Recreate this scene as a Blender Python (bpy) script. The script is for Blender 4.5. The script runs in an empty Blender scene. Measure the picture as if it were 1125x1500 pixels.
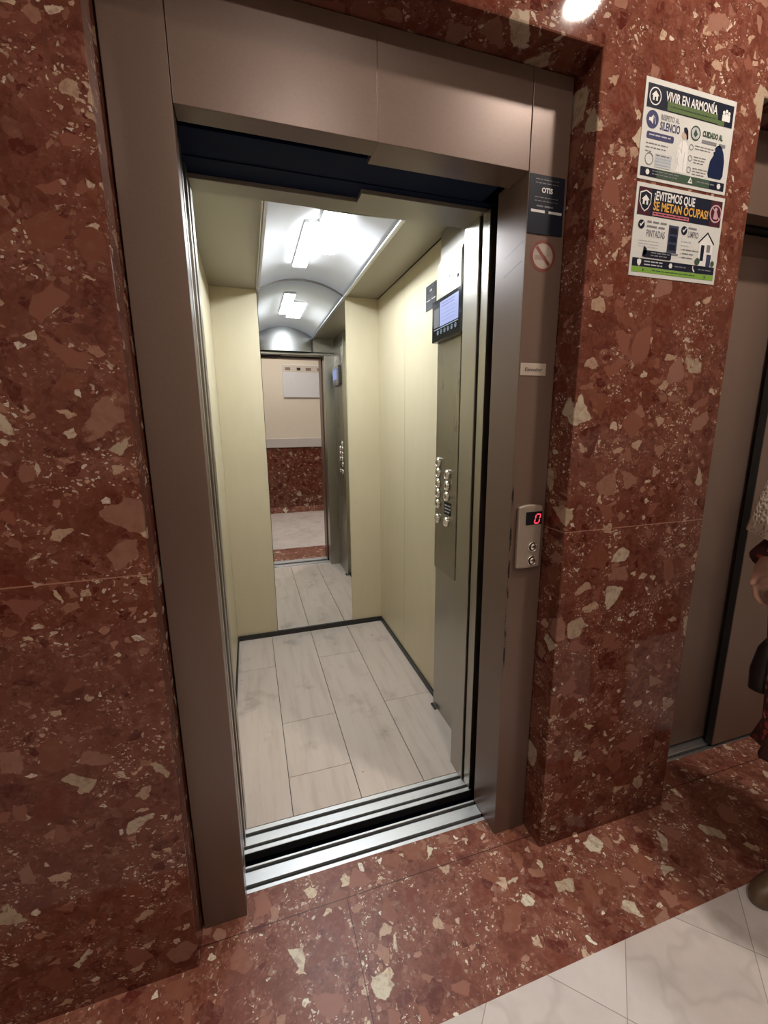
import bpy, bmesh, math, random
from mathutils import Vector, Matrix
random.seed(7)
SC = bpy.context.scene
COL = SC.collection
PI = math.pi

# ------------------------------------------------------------------ settings
SC.view_settings.view_transform = 'Standard'
SC.view_settings.look = 'None'
SC.view_settings.gamma = 1
SC.view_settings.use_curve_mapping = False
SC.view_settings.exposure = 0.0
SC.render.engine = 'CYCLES'
SC.cycles.max_bounces = 8
SC.cycles.diffuse_bounces = 4
SC.cycles.glossy_bounces = 5
SC.cycles.sample_clamp_indirect = 6
SC.cycles.use_denoising = True
SC.cycles.caustics_reflective = False
SC.cycles.caustics_refractive = False
w = bpy.data.worlds.new('lobby_air'); SC.world = w
w.use_nodes = True
w.node_tree.nodes['Background'].inputs[0].default_value = (0.02, 0.02, 0.025, 1)
w.node_tree.nodes['Background'].inputs[1].default_value = 0.2

# ------------------------------------------------------------------ materials
def srgb(r, g, b):
    f = lambda c: ((c / 255 + .055) / 1.055) ** 2.4 if c / 255 > .04045 else c / 255 / 12.92
    return (f(r), f(g), f(b), 1)

class NT:
    def __init__(s, name):
        s.m = bpy.data.materials.new(name); s.m.use_nodes = True
        s.t = s.m.node_tree; s.n = s.t.nodes; s.b = s.n['Principled BSDF']
    def new(s, kind, **kw):
        n = s.n.new(kind)
        for k, v in kw.items(): setattr(n, k, v)
        return n
    def put(s, sock, v):
        if v is None: return
        if hasattr(v, 'is_output') or isinstance(v, bpy.types.NodeSocket): s.t.links.new(v, sock)
        else: sock.default_value = v
    def math(s, op, a, b=None, c=None):
        n = s.new('ShaderNodeMath', operation=op)
        s.put(n.inputs[0], a); s.put(n.inputs[1], b)
        if c is not None: s.put(n.inputs[2], c)
        return n.outputs[0]
    def vmath(s, op, a, b=None):
        n = s.new('ShaderNodeVectorMath', operation=op)
        s.put(n.inputs[0], a); s.put(n.inputs[1], b)
        return n.outputs[0]
    def mix(s, fac, a, b, mode='MIX'):
        n = s.new('ShaderNodeMix', data_type='RGBA', blend_type=mode)
        s.put(n.inputs[0], fac); s.put(n.inputs[6], a); s.put(n.inputs[7], b)
        return n.outputs[2]
    def pos(s):
        return s.new('ShaderNodeNewGeometry').outputs['Position']
    def xyz(s, v):
        n = s.new('ShaderNodeSeparateXYZ'); s.put(n.inputs[0], v); return n.outputs
    def rgb(s, v):
        n = s.new('ShaderNodeSeparateColor'); s.put(n.inputs[0], v); return n.outputs
    def noise(s, vec, scale, detail=3, rough=.55, out=0):
        n = s.new('ShaderNodeTexNoise'); s.put(n.inputs['Vector'], vec)
        n.inputs['Scale'].default_value = scale; n.inputs['Detail'].default_value = detail
        n.inputs['Roughness'].default_value = rough
        return n.outputs[out]
    def vor(s, vec, scale, feature='F1', out='Color'):
        n = s.new('ShaderNodeTexVoronoi', feature=feature); s.put(n.inputs['Vector'], vec)
        n.inputs['Scale'].default_value = scale
        return n.outputs[out]
    def ramp(s, fac, stops, interp='LINEAR'):
        n = s.new('ShaderNodeValToRGB'); s.put(n.inputs[0], fac)
        cr = n.color_ramp; cr.interpolation = interp
        while len(cr.elements) < len(stops): cr.elements.new(.5)
        for e, (p, c) in zip(cr.elements, stops): e.position = p; e.color = c
        return n.outputs[0]
    def step(s, v, lo, hi):
        n = s.new('ShaderNodeMapRange', interpolation_type='SMOOTHSTEP'); s.put(n.inputs[0], v)
        s.put(n.inputs[1], lo); s.put(n.inputs[2], hi)
        return n.outputs[0]
    def line(s, v, at, half):            # 1 on a thin line |v-at|<half
        return s.math('LESS_THAN', s.math('ABSOLUTE', s.math('SUBTRACT', v, at)), half)
    def setp(s, **kw):
        for k, v in kw.items(): s.put(s.b.inputs[k.replace('_', ' ')], v)
        return s
    def bump(s, h, strength=.1, dist=.002):
        n = s.new('ShaderNodeBump'); n.inputs['Strength'].default_value = strength
        n.inputs['Distance'].default_value = dist; s.put(n.inputs['Height'], h)
        s.put(s.b.inputs['Normal'], n.outputs[0])

def plain(name, col, rough=.5, metal=0.0, var=.06, nscale=30, spec=.5):
    k = NT(name)
    n = k.noise(k.pos(), nscale, 4)
    c2 = tuple(max(0, c * (1 - var * 2)) for c in col[:3]) + (1,)
    c1 = tuple(min(1, c * (1 + var)) for c in col[:3]) + (1,)
    k.setp(Base_Color=k.mix(n, c2, c1), Metallic=metal, Specular_IOR_Level=spec)
    k.setp(Roughness=k.math('ADD', k.math('MULTIPLY', n, .12), rough - .06))
    return k.m

def emit(name, col, strength, base=(.02, .02, .02, 1)):
    k = NT(name)
    k.setp(Base_Color=base, Emission_Color=col, Emission_Strength=strength, Roughness=.4)
    return k.m

def marble(name, joints=None, gain=1.0, rough=.03, spec=.22, tint=(1, 1, 1)):
    k = NT(name)
    P = k.pos()
    wob = k.vmath('SCALE', k.vmath('SUBTRACT', k.noise(P, 14, 3, .6, 1), (.5, .5, .5)))
    wob.node.inputs['Scale'].default_value = .030
    wob2 = k.vmath('SCALE', k.vmath('SUBTRACT', k.noise(P, 75, 3, .6, 1), (.5, .5, .5)))
    wob2.node.inputs['Scale'].default_value = .009
    Q = k.vmath('ADD', k.vmath('ADD', P, wob), wob2)
    g = lambda c: tuple(min(1, x * gain * t) for x, t in zip(c, tint)) + (1,)
    base = k.ramp(k.noise(Q, 9, 8, .72), [(.34, g((.080, .022, .014))), (.5, g((.140, .046, .029))), (.66, g((.195, .078, .053)))])
    grain = k.noise(Q, 90, 4, .7)
    base = k.mix(k.math('MULTIPLY', grain, .5), base, g((.10, .026, .016)))
    for sc_, am in ((38, .55), (85, .6), (170, .5)):
        cr = k.rgb(k.vor(k.vmath('ADD', Q, (sc_, 0, 0)), sc_))
        tone = k.ramp(cr[0], [(0, g((.055, .012, .008))), (.35, g((.13, .040, .025))), (.7, g((.185, .072, .048))), (.9, g((.26, .135, .095)))], 'CONSTANT')
        base = k.mix(k.math('MULTIPLY', k.math('MULTIPLY', cr[1], am), k.step(k.noise(P, 13 + sc_ * .05, 2), .35, .7)), base, tone)
    light = [(0, g((.36, .24, .165))), (.14, g((.20, .085, .056))), (.30, g((.42, .31, .215))), (.40, g((.24, .115, .078))),
             (.54, g((.070, .013, .009))), (.70, g((.19, .068, .045))), (.82, g((.33, .215, .15))), (.89, g((.085, .018, .012)))]
    pale = [(0, g((.38, .26, .185))), (.25, g((.50, .42, .34))), (.42, g((.27, .13, .09))), (.62, g((.43, .33, .25))), (.78, g((.075, .016, .011)))]
    cur = base
    big = [(0, g((.33, .25, .175))), (.08, g((.41, .33, .245))), (.15, g((.185, .068, .045))), (.36, g((.072, .014, .009))),
           (.54, g((.150, .050, .029))), (.72, g((.225, .110, .078))), (.82, g((.11, .026, .015)))]
    clump = k.step(k.noise(P, 9, 3, .6), .44, .62)
    for scale, off, thr, edge0, edger, stops in (
            (180, 7.7, .80, .05, .16, pale),
            (95, 5.1, .80, .05, .24, pale),
            (48, 3.3, .84, .05, .30, pale),
            (27, 1.7, .72, .05, .26, light),
            (15, .4, .52, .035, .20, big)):
        V = k.vmath('ADD', Q, (off, off * .7, -off * .4))
        if scale > 20:                      # elongated slivers at small sizes
            V = k.vmath('MULTIPLY', V, (1.0, 1.0, 1.25))
        cc = k.rgb(k.vor(V, scale))
        ed = k.vor(V, scale, 'DISTANCE_TO_EDGE', 'Distance')
        t = k.math('ADD', k.math('MULTIPLY', cc[2], edger), edge0)
        inside = k.step(k.math('SUBTRACT', ed, t), 0.0, .035)
        pick = k.math('GREATER_THAN', cc[0], thr)
        col = k.ramp(cc[1], stops, 'CONSTANT')
        vein = k.noise(V, scale * 3.2, 4, .7)
        if scale > 60: pick = k.math('MULTIPLY', pick, clump)
        col = k.mix(k.math('MULTIPLY', k.step(vein, .42, .70), .6), col, g((.17, .075, .052)))
        cur = k.mix(k.math('MULTIPLY', inside, pick), cur, col)
    X = k.xyz(P)
    if joints:
        m = None
        for ax, at, half, c, sel in joints:
            l = k.line(X[ax], at, half)
            if sel: l = k.math('MULTIPLY', l, k.math('LESS_THAN', X[sel[0]], sel[1]))
            cur = k.mix(k.math('MULTIPLY', l, .8), cur, c)
    k.setp(Base_Color=cur, Specular_IOR_Level=spec)
    k.setp(Roughness=k.math('ADD', k.math('MULTIPLY', k.noise(P, 5, 3), .12), rough - .04))
    return k.m

JW = (.33, .17, .12, 1); JD = (.04, .012, .008, 1)
M = {}
M['marble_wall'] = marble('red_breccia_wall', [(2, 1.067, .0014, JW, None)], 1.0)
M['marble_floor'] = marble('red_breccia_floor', [(1, -.041, .0016, JD, None), (0, .281, .0014, JD, (1, -.041)), (0, -.62, .0014, JD, (1, -.041)), (0, 2.08, .0014, JD, (1, -.041))], 1.9, .34, .34, (1, 1.16, 1.24))  # paler and pinker than the wall: gloss haze put into the colour

def tile():
    k = NT('white_marble_tile'); P = k.pos(); X = k.xyz(P)
    a = k.math('ADD', X[0], X[1]); b = k.math('SUBTRACT', X[0], X[1])
    def grid(v, off):
        f = k.math('FRACT', k.math('DIVIDE', k.math('SUBTRACT', v, off), .4243))
        return k.math('GREATER_THAN', k.math('ABSOLUTE', k.math('SUBTRACT', f, .5)), .4968)
    def cell(v, off): return k.math('FLOOR', k.math('DIVIDE', k.math('SUBTRACT', v, off), .4243))
    comb = k.new('ShaderNodeCombineXYZ'); k.put(comb.inputs[0], cell(a, .352)); k.put(comb.inputs[1], cell(b, .922))
    wn = k.new('ShaderNodeTexWhiteNoise'); k.put(wn.inputs['Vector'], comb.outputs[0])
    Q = k.vmath('ADD', P, k.vmath('MULTIPLY', wn.outputs['Color'], (3, 3, 3)))
    n = k.noise(Q, 3.2, 6, .62)
    c = k.ramp(n, [(.3, (.66, .62, .605, 1)), (.48, (.76, .715, .695, 1)), (.6, (.80, .755, .735, 1)), (.75, (.72, .675, .655, 1))])
    v = k.noise(Q, 4, 3, .5)
    vein = k.step(k.math('ABSOLUTE', k.math('SUBTRACT', v, .5)), .035, 0.0)
    c = k.mix(k.math('MULTIPLY', vein, .22), c, (.40, .36, .34, 1))
    c = k.mix(k.math('MULTIPLY', k.math('MAXIMUM', grid(a, .352), grid(b, .922)), .6), c, (.14, .12, .11, 1))
    k.setp(Base_Color=c, Roughness=.22)
    return k.m
M['tile'] = tile()

def frame_mat():
    k = NT('taupe_lacquered_metal'); P = k.pos(); X = k.xyz(P)
    n = k.noise(P, 160, 3)
    big = k.noise(P, 3, 3)
    c = k.mix(n, (.135, .086, .066, 1), (.175, .115, .09, 1))
    c = k.mix(k.math('MULTIPLY', big, .3), c, (.12, .075, .055, 1))
    # paint worn off along the right jamb's front corner
    near = k.math('MULTIPLY', k.math('LESS_THAN', k.math('ABSOLUTE', k.math('SUBTRACT', X[0], .8015)), .0035), k.math('LESS_THAN', X[1], .003))
    zok = k.math('MULTIPLY', k.math('GREATER_THAN', X[2], .62), k.math('LESS_THAN', X[2], 1.26))
    S = k.vmath('MULTIPLY', P, (60, 60, 14))
    chip = k.math('GREATER_THAN', k.noise(S, 1, 4, .7), .52)
    chip = k.math('MULTIPLY', k.math('MULTIPLY', near, zok), chip)
    c = k.mix(chip, c, (.012, .008, .006, 1))
    # a few scratches on the inner face of the right jamb near its top
    sc = k.math('ADD', X[2], k.math('MULTIPLY', X[1], .2))
    s1 = k.math('ADD', k.line(sc, 1.780, .0018), k.line(sc, 1.826, .0014))
    inner = k.math('MULTIPLY', k.math('LESS_THAN', k.math('ABSOLUTE', k.math('SUBTRACT', X[0], .8)), .0006), k.math('GREATER_THAN', X[1], .012))
    c = k.mix(k.math('MULTIPLY', k.math('MULTIPLY', s1, inner), k.math('LESS_THAN', X[1], .095)), c, (.04, .03, .028, 1))
    k.setp(Base_Color=c, Roughness=.35, Specular_IOR_Level=.5, Metallic=.22)
    k.bump(n, .05, .001)
    return k.m
M['frame'] = frame_mat()

def steel(name, col=(.50, .48, .43), rough=.33, stretch=(500, 500, 3)):
    k = NT(name); P = k.pos()
    n = k.noise(k.vmath('MULTIPLY', P, stretch), 1, 3)
    sm = k.noise(P, 9, 4)
    k.setp(Base_Color=k.mix(n, tuple(c * .82 for c in col) + (1,), col + (1,)), Metallic=1.0)
    k.setp(Roughness=k.math('ADD', k.math('MULTIPLY', k.math('ADD', n, sm), .12), rough - .12))
    k.bump(n, .03, .0005)
    return k.m
M['steel'] = steel('brushed_steel', (.43, .41, .365))
M['steel_dark'] = steel('brushed_steel_control_face', (.36, .335, .285), .30)
M['steel_h'] = steel('brushed_steel_sideways', (.52, .52, .52), .32, (3, 500, 500))
M['door_steel'] = plain('brown_lacquered_door', (.20, .135, .105, 1), .42, .2, .04)
M['alu'] = steel('worn_aluminium', (.80, .82, .85), .42, (4, 300, 300))
M['alu_groove'] = plain('sill_groove_dirt', (.055, .055, .055, 1), .7, .3)  # grooves darker than the sill face
M['chrome'] = plain('chrome', (.86, .84, .80, 1), .24, 1.0, .02)
M['bronze'] = plain('satin_bronze_plate', (.50, .42, .345, 1), .42, .7, .04)
M['cream'] = None
def cream():
    k = NT('cream_laminate'); P = k.pos()
    n = k.noise(k.vmath('MULTIPLY', P, (1, 1, .3)), 14, 5, .6)
    f = k.noise(P, 400, 2)
    c = k.mix(n, (.61, .54, .37, 1), (.68, .61, .43, 1))
    c = k.mix(k.math('MULTIPLY', f, .12), c, (.5, .43, .29, 1))
    k.setp(Base_Color=c, Roughness=.38)
    return k.m
M['cream'] = cream()
def wood():
    k = NT('whitewashed_plank'); g = k.new('ShaderNodeNewGeometry'); P = g.outputs['Position']
    R = g.outputs['Random Per Island']
    off = k.new('ShaderNodeCombineXYZ'); k.put(off.inputs[0], k.math('MULTIPLY', R, 9)); k.put(off.inputs[1], k.math('MULTIPLY', R, 5))
    Q = k.vmath('ADD', P, off.outputs[0])
    grain = k.noise(k.vmath('MULTIPLY', Q, (22, 2.2, 22)), 1, 6, .65)
    fine = k.noise(k.vmath('MULTIPLY', Q, (160, 7, 60)), 1, 3, .6)
    smudge = k.noise(Q, 5, 5, .6)
    c = k.ramp(grain, [(.3, (.58, .50, .44, 1)), (.5, (.70, .615, .55, 1)), (.7, (.74, .655, .59, 1))])
    c = k.mix(k.math('MULTIPLY', fine, .3), c, (.60, .525, .465, 1))
    c = k.mix(k.math('MULTIPLY', k.step(smudge, .56, .75), .55), c, (.26, .225, .19, 1))
    spot = k.noise(P, 26, 2, .5)
    c = k.mix(k.math('MULTIPLY', k.step(spot, .72, .78), .6), c, (.14, .12, .11, 1))
    c = k.mix(k.math('MULTIPLY', R, .12), c, (.62, .52, .45, 1))
    k.setp(Base_Color=c, Roughness=.45)
    return k.m
M['wood'] = wood()
M['black'] = plain('matte_black', (.012, .012, .013, 1), .6, 0, .1)
M['void'] = plain('dark_shaft_steel', (.0035, .009, .034, 1), .8, 0, .1, spec=.15)  # shade and blue flare of the shaft gap, put into the colour
M['rubber'] = plain('black_rubber_skirting', (.02, .019, .018, 1), .45, 0, .1)
M['gloss_black'] = plain('glossy_black', (.010, .011, .014, 1), .12, 0, .1)
M['beige_metal'] = plain('dull_beige_ceiling_metal', (.30, .275, .225, 1), .4, .35, .05)
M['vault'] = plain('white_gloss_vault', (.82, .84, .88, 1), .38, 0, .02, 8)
vb = M['vault'].node_tree.nodes['Principled BSDF']            # faint bluish glow added to brighten the vault
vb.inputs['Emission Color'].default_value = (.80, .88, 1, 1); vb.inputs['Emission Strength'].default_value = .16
M['plaster'] = plain('beige_wall_paint', (.72, .67, .58, 1), .8, 0, .02, 20)
M['ceiling'] = plain('off_white_ceiling', (.76, .73, .69, 1), .9, 0, .02)
M['rail'] = plain('grey_white_rail', (.55, .53, .51, 1), .4, 0, .05)
M['board'] = plain('white_board', (.66, .69, .74, 1), .35, 0, .02)
M['board_strip'] = plain('beige_board_strip', (.58, .54, .48, 1), .5, 0, .02)
M['print_brown'] = plain('brown_print', (.22, .16, .13, 1), .6)
M['print_black'] = plain('black_print', (.02, .02, .022, 1), .6)
k = NT('silver_mirror'); k.setp(Base_Color=(.88, .89, .87, 1), Metallic=1.0, Roughness=.008); M['mirror'] = k.m
M['lamp'] = emit('cabin_lamp_glow', (.90, .95, 1, 1), 62)
M['white_plastic'] = plain('white_plastic', (.7, .7, .7, 1), .4, 0, .02)
M['downlight'] = emit('downlight_glow', (1, .87, .76, 1), 780)
M['downlight_far'] = emit('far_downlight_glow', (1, .89, .80, 1), 215)  # made-up fill light, brightens the lobby from behind
M['downlight_left'] = emit('left_downlight_glow', (1, .89, .80, 1), 110)  # made-up fill light, brightens the left side
M['lcd'] = emit('lavender_lcd', (.33, .40, .84, 1), .75)
M['lcd_ink'] = emit('lcd_ink', (.16, .18, .62, 1), .75)
M['icon_glow'] = emit('touch_key_glow', (.5, .7, .9, 1), .35)
M['led'] = emit('red_led', (1, .035, .06, 1), 3.2)
M['red_print'] = plain('red_print', (.15, .030, .022, 1), .5)
M['sticker'] = plain('pale_sticker', (.33, .27, .225, 1), .5)
M['label_plate'] = plain('ivory_label', (.40, .33, .265, 1), .45)
# print inks
INK = dict(paper=(.51, .51, .485), navy=(.011, .013, .024), green=(.085, .125, .05), white=(.62, .61, .59), purple=(.05, .05, .115),
           grey=(.17, .17, .18), pale=(.40, .41, .42), lblue=(.30, .37, .45), bag=(.008, .014, .045), gold=(.55, .30, .06), maroon=(.05, .014, .022),
           pink=(.42, .13, .16), lime=(.16, .30, .05), dgreen=(.045, .075, .05), door=(.04, .045, .085), skin=(.45, .33, .28), rosy=(.45, .27, .30))
for kx, c in INK.items(): M['ink_' + kx] = plain('ink_' + kx, c + (1,), .5, 0, .02, spec=.12)
M['plate_black'] = plain('black_notice_plate', (.008, .009, .017, 1), .45, 0, .05, spec=.2)
M['plate_grey'] = plain('grey_small_print', (.11, .11, .11, 1), .5)
M['plate_white'] = plain('white_plate_print', (.50, .49, .48, 1), .5)
M['skin'] = None
def skin():
    k = NT('skin'); n = k.noise(k.pos(), 60, 4)
    k.setp(Base_Color=k.mix(n, (.43, .24, .18, 1), (.52, .31, .24, 1)), Roughness=.5, Subsurface_Weight=.1)
    return k.m
M['skin'] = skin()
def floral():
    k = NT('dark_red_floral_cloth'); P = k.pos()
    c = k.rgb(k.vor(P, 42)); d = k.vor(P, 42, 'F1', 'Distance')
    fl = k.math('MULTIPLY', k.math('GREATER_THAN', c[0], .45), k.math('LESS_THAN', d, .42))
    col = k.ramp(c[1], [(0, (.45, .27, .19, 1)), (.3, (.30, .04, .035, 1)), (.6, (.36, .22, .10, 1)), (.8, (.16, .015, .02, 1))], 'CONSTANT')
    k.setp(Base_Color=k.mix(fl, (.045, .009, .010, 1), col), Roughness=.8)
    return k.m
M['floral'] = floral()
def lace():
    k = NT('cream_crochet'); P = k.pos()
    d = k.vor(P, 95, 'F1', 'Distance')
    c = k.ramp(d, [(.15, (.20, .17, .13, 1)), (.4, (.56, .50, .42, 1)), (.7, (.62, .56, .47, 1))])
    k.setp(Base_Color=c, Roughness=.9); k.bump(d, .6, .004)
    return k.m
M['lace'] = lace()
M['hair'] = plain('grey_brown_hair', (.16, .13, .11, 1), .55, 0, .2, 200)
M['shoe'] = plain('brown_shoe_leather', (.16, .105, .065, 1), .4, 0, .15, 60)
M['bag'] = plain('black_bag_leather', (.012, .010, .011, 1), .4, 0, .2)

# ------------------------------------------------------------------ mesh builder
class MB:
    def __init__(s): s.v = []; s.f = []; s.mi = []; s.sm = []
    def add(s, verts, faces, mi=0, smooth=False):
        o = len(s.v); s.v += [tuple(x) for x in verts]
        for f in faces: s.f.append(tuple(i + o for i in f)); s.mi.append(mi); s.sm.append(smooth)
    def from_bm(s, bm, mi=0, smooth=False):
        bm.verts.ensure_lookup_table(); bm.verts.index_update()
        s.add([v.co for v in bm.verts], [[v.index for v in f.verts] for f in bm.faces], mi, smooth); bm.free()
    def box(s, x0, x1, y0, y1, z0, z1, mi=0, bev=0.0, seg=2):
        bm = bmesh.new(); bmesh.ops.create_cube(bm, size=1)
        for v in bm.verts:
            v.co = ((x0 + x1) / 2 + v.co.x * (x1 - x0), (y0 + y1) / 2 + v.co.y * (y1 - y0), (z0 + z1) / 2 + v.co.z * (z1 - z0))
        if bev: bmesh.ops.bevel(bm, geom=bm.edges[:], offset=bev, segments=seg, affect='EDGES', profile=.5)
        s.from_bm(bm, mi); return s
    def prism(s, pts, d, mi=0, bev=0.0, smooth=False):   # planar polygon swept along d
        n = len(pts); bm = bmesh.new(); d = Vector(d)
        a = [bm.verts.new(p) for p in pts]; b = [bm.verts.new(Vector(p) + d) for p in pts]
        bm.faces.new(a); bm.faces.new(b[::-1])
        for i in range(n): bm.faces.new((a[i], b[i], b[(i + 1) % n], a[(i + 1) % n]))
        bmesh.ops.recalc_face_normals(bm, faces=bm.faces[:])
        if bev: bmesh.ops.bevel(bm, geom=bm.edges[:], offset=bev, segments=2, affect='EDGES', profile=.5)
        s.from_bm(bm, mi, smooth); return s
    def lathe(s, c, axis, prof, n=28, mi=0, smooth=True):  # prof: (radius, height) along axis from c
        c = Vector(c); ax = Vector(axis).normalized(); u = ax.orthogonal().normalized(); v = ax.cross(u)
        V = []; F = []
        for r, h in prof:
            for i in range(n):
                t = 2 * PI * i / n; V.append(c + ax * h + (u * math.cos(t) + v * math.sin(t)) * max(r, 1e-5))
        for j in range(len(prof) - 1):
            for i in range(n): F.append((j * n + i, j * n + (i + 1) % n, (j + 1) * n + (i + 1) % n, (j + 1) * n + i))
        F.append(tuple(range(n))[::-1]); m = (len(prof) - 1) * n; F.append(tuple(m + i for i in range(n)))
        s.add(V, F, mi, smooth); return s
    def loft(s, rings, mi=0, smooth=True, cap=True):
        n = len(rings[0]); V = [p for r in rings for p in r]; F = []
        for j in range(len(rings) - 1):
            for i in range(n): F.append((j * n + i, j * n + (i + 1) % n, (j + 1) * n + (i + 1) % n, (j + 1) * n + i))
        if cap: F.append(tuple(range(n))[::-1]); m = (len(rings) - 1) * n; F.append(tuple(m + i for i in range(n)))
        s.add(V, F, mi, smooth); return s
    def tube(s, path, r, n=10, mi=0):
        rings = []; P = [Vector(p) for p in path]
        for i, p in enumerate(P):
            t = (P[min(i + 1, len(P) - 1)] - P[max(i - 1, 0)]).normalized(); u = t.orthogonal().normalized(); v = t.cross(u)
            if rings:
                u = (pu - t * pu.dot(t)).normalized(); v = t.cross(u)
            pu = u; rr = r if not hasattr(r, '__len__') else r[i]
            rings.append([p + (u * math.cos(2 * PI * k / n) + v * math.sin(2 * PI * k / n)) * rr for k in range(n)])
        return s.loft(rings, mi)

ORG = {}
def build(name, mb, mats, parent=None, origin=None, **props):
    me = bpy.data.meshes.new(name)
    xs = list(zip(*mb.v))
    if parent is not None: origin = ORG[parent.name]
    elif origin is None: origin = Vector(((min(xs[0]) + max(xs[0])) / 2, (min(xs[1]) + max(xs[1])) / 2, min(xs[2])))
    origin = Vector(origin)
    me.from_pydata([Vector(v) - origin for v in mb.v], [], mb.f)
    mats = mats if isinstance(mats, (list, tuple)) else [mats]
    for m in mats: me.materials.append(M[m] if isinstance(m, str) else m)
    for p, i, sm in zip(me.polygons, mb.mi, mb.sm): p.material_index = i; p.use_smooth = sm
    me.validate(); me.update()
    bm = bmesh.new(); bm.from_mesh(me)
    if any(mb.sm): pass
    bm.to_mesh(me); bm.free()
    o = bpy.data.objects.new(name, me); COL.objects.link(o)
    if parent is not None: o.parent = parent
    else: o.location = origin
    ORG[o.name] = origin
    for kk, v in props.items(): o[kk] = v
    return o
def thing(name, origin, **props):
    o = bpy.data.objects.new(name, None); COL.objects.link(o); o.location = origin; o.empty_display_size = .1
    ORG[o.name] = Vector(origin)
    for kk, v in props.items(): o[kk] = v
    return o
def box(*a, **kw): return MB().box(*a, **kw)

def glyphs(s, size, align='CENTER', bold=0.0, sx=1.0, shear=0.0):
    cu = bpy.data.curves.new('t', 'FONT'); cu.body = s; cu.size = size; cu.align_x = align; cu.offset = bold
    cu.resolution_u = 3; cu.shear = shear
    ob = bpy.data.objects.new('t', cu); COL.objects.link(ob)
    dg = bpy.context.evaluated_depsgraph_get(); dg.update()
    me = bpy.data.meshes.new_from_object(ob.evaluated_get(dg))
    V = [(v.co.x * sx, v.co.y) for v in me.vertices]; F = [tuple(p.vertices) for p in me.polygons]
    bpy.data.objects.remove(ob); bpy.data.curves.remove(cu); bpy.data.meshes.remove(me)
    return V, F

class Print:
    """flat printed shapes on a plane: o = top-left corner, ex = right, ey = down, n = outward normal"""
    def __init__(s, mb, o, ex, ey, n, mats): s.mb = mb; s.o = Vector(o); s.ex = Vector(ex); s.ey = Vector(ey); s.n = Vector(n); s.mats = mats
    def p(s, u, v, l): return s.o + s.ex * u + s.ey * v + s.n * (.0002 + .00025 * l)
    def m(s, name):
        if name not in s.mats: s.mats.append(name)
        return s.mats.index(name)
    def poly(s, pts, mat, l=1):
        V = [s.p(u, v, l) for u, v in pts]; s.mb.add(V, [tuple(range(len(V)))], s.m(mat))
    def rect(s, u0, u1, v0, v1, mat, l=1, r=0.0):
        if r <= 0: return s.poly([(u0, v0), (u0, v1), (u1, v1), (u1, v0)], mat, l)
        pts = []
        for cx, cy, a0 in ((u0 + r, v0 + r, 90), (u0 + r, v1 - r, 180), (u1 - r, v1 - r, 270), (u1 - r, v0 + r, 0)):
            for t in range(0, 91, 30):
                a = math.radians(a0 + t); pts.append((cx + r * math.cos(a), cy - r * math.sin(a)))
        s.poly(pts, mat, l)
    def disc(s, u, v, r, mat, l=1, n=24, sy=1):
        s.poly([(u + r * math.cos(-2 * PI * i / n), v + sy * r * math.sin(-2 * PI * i / n)) for i in range(n)], mat, l)
    def ring(s, u, v, r, w_, mat, l=1, n=28):
        V = []; F = []
        for i in range(n):
            a = -2 * PI * i / n
            for rr in (r, r - w_): V.append(s.p(u + rr * math.cos(a), v + rr * math.sin(a), l))
        for i in range(n): j = (i + 1) % n; F.append((2 * i, 2 * j, 2 * j + 1, 2 * i + 1))
        s.mb.add(V, F, s.m(mat))
    def text(s, t, u, v, size, mat, l=2, align='LEFT', bold=0.0, sx=1.0, width=None, shear=0.0):
        V, F = glyphs(t, size, align, bold, 1.0, shear)
        if not V: return
        if width:
            x0 = min(a for a, b in V); x1 = max(a for a, b in V); sx = width / (x1 - x0)
        s.mb.add([s.p(u + a * sx, v - b, l) for a, b in V], F, s.m(mat))
    def scrawl(s, u0, u1, v, h, mat, l=2, seed=0):   # small print too fine to read: word-length dashes
        r = random.Random(seed + int(u0 * 1e4) + int(v * 1e4)); u = u0
        while u < u1 - h:
            L = min(u1 - u, h * r.uniform(1.6, 4.2)); s.rect(u, u + L, v, v + h * .55, mat, l); u += L + h * .6

# ------------------------------------------------------------------ SETTING
HZ = 2.193; CEIL = 2.85
X0, X1 = -1.7, 3.7; YB = -2.40
LD = 1.558                       # the second lift repeats the first this far to the right
def wall_front():
    xs = [X0, -.117, .917, -.117 + LD, .917 + LD, X1]; zs = [0, HZ, CEIL]
    bm = bmesh.new(); g = {}
    for i, x in enumerate(xs):
        for j, z in enumerate(zs): g[i, j] = bm.verts.new((x, -.085, z))
    for i in range(5):
        for j in range(2):
            if j == 0 and i in (1, 3): continue
            bm.faces.new((g[i, j], g[i + 1, j], g[i + 1, j + 1], g[i, j + 1]))
    front = bm.faces[:]
    r = bmesh.ops.extrude_face_region(bm, geom=front)
    for e in r['geom']:
        if isinstance(e, bmesh.types.BMVert): e.co.y = .03
    bmesh.ops.recalc_face_normals(bm, faces=bm.faces[:])
    ed = [e for e in bm.edges if all(abs(v.co.y + .085) < 1e-5 for v in e.verts) and len(e.link_faces) == 2
          and abs(e.link_faces[0].normal.dot(e.link_faces[1].normal)) < .5 and not all(abs(v.co.z) < 1e-5 or abs(v.co.z - CEIL) < 1e-5 for v in e.verts)]
    bmesh.ops.bevel(bm, geom=ed, offset=.004, segments=2, affect='EDGES', profile=.5)
    mb = MB(); mb.from_bm(bm); return mb
build('wall_front', wall_front(), 'marble_wall', kind='structure', label='polished red marble wall around the two lift doorways')
build('floor', box(X0, X1, -.372, .059, -.04, 0), 'marble_floor', kind='structure', label='red marble floor strip in front of the lifts')
build('floor', box(X0, X1, YB, -.372, -.04, 0), 'tile', kind='structure', label='white marble floor tiles laid diagonally')
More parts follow.
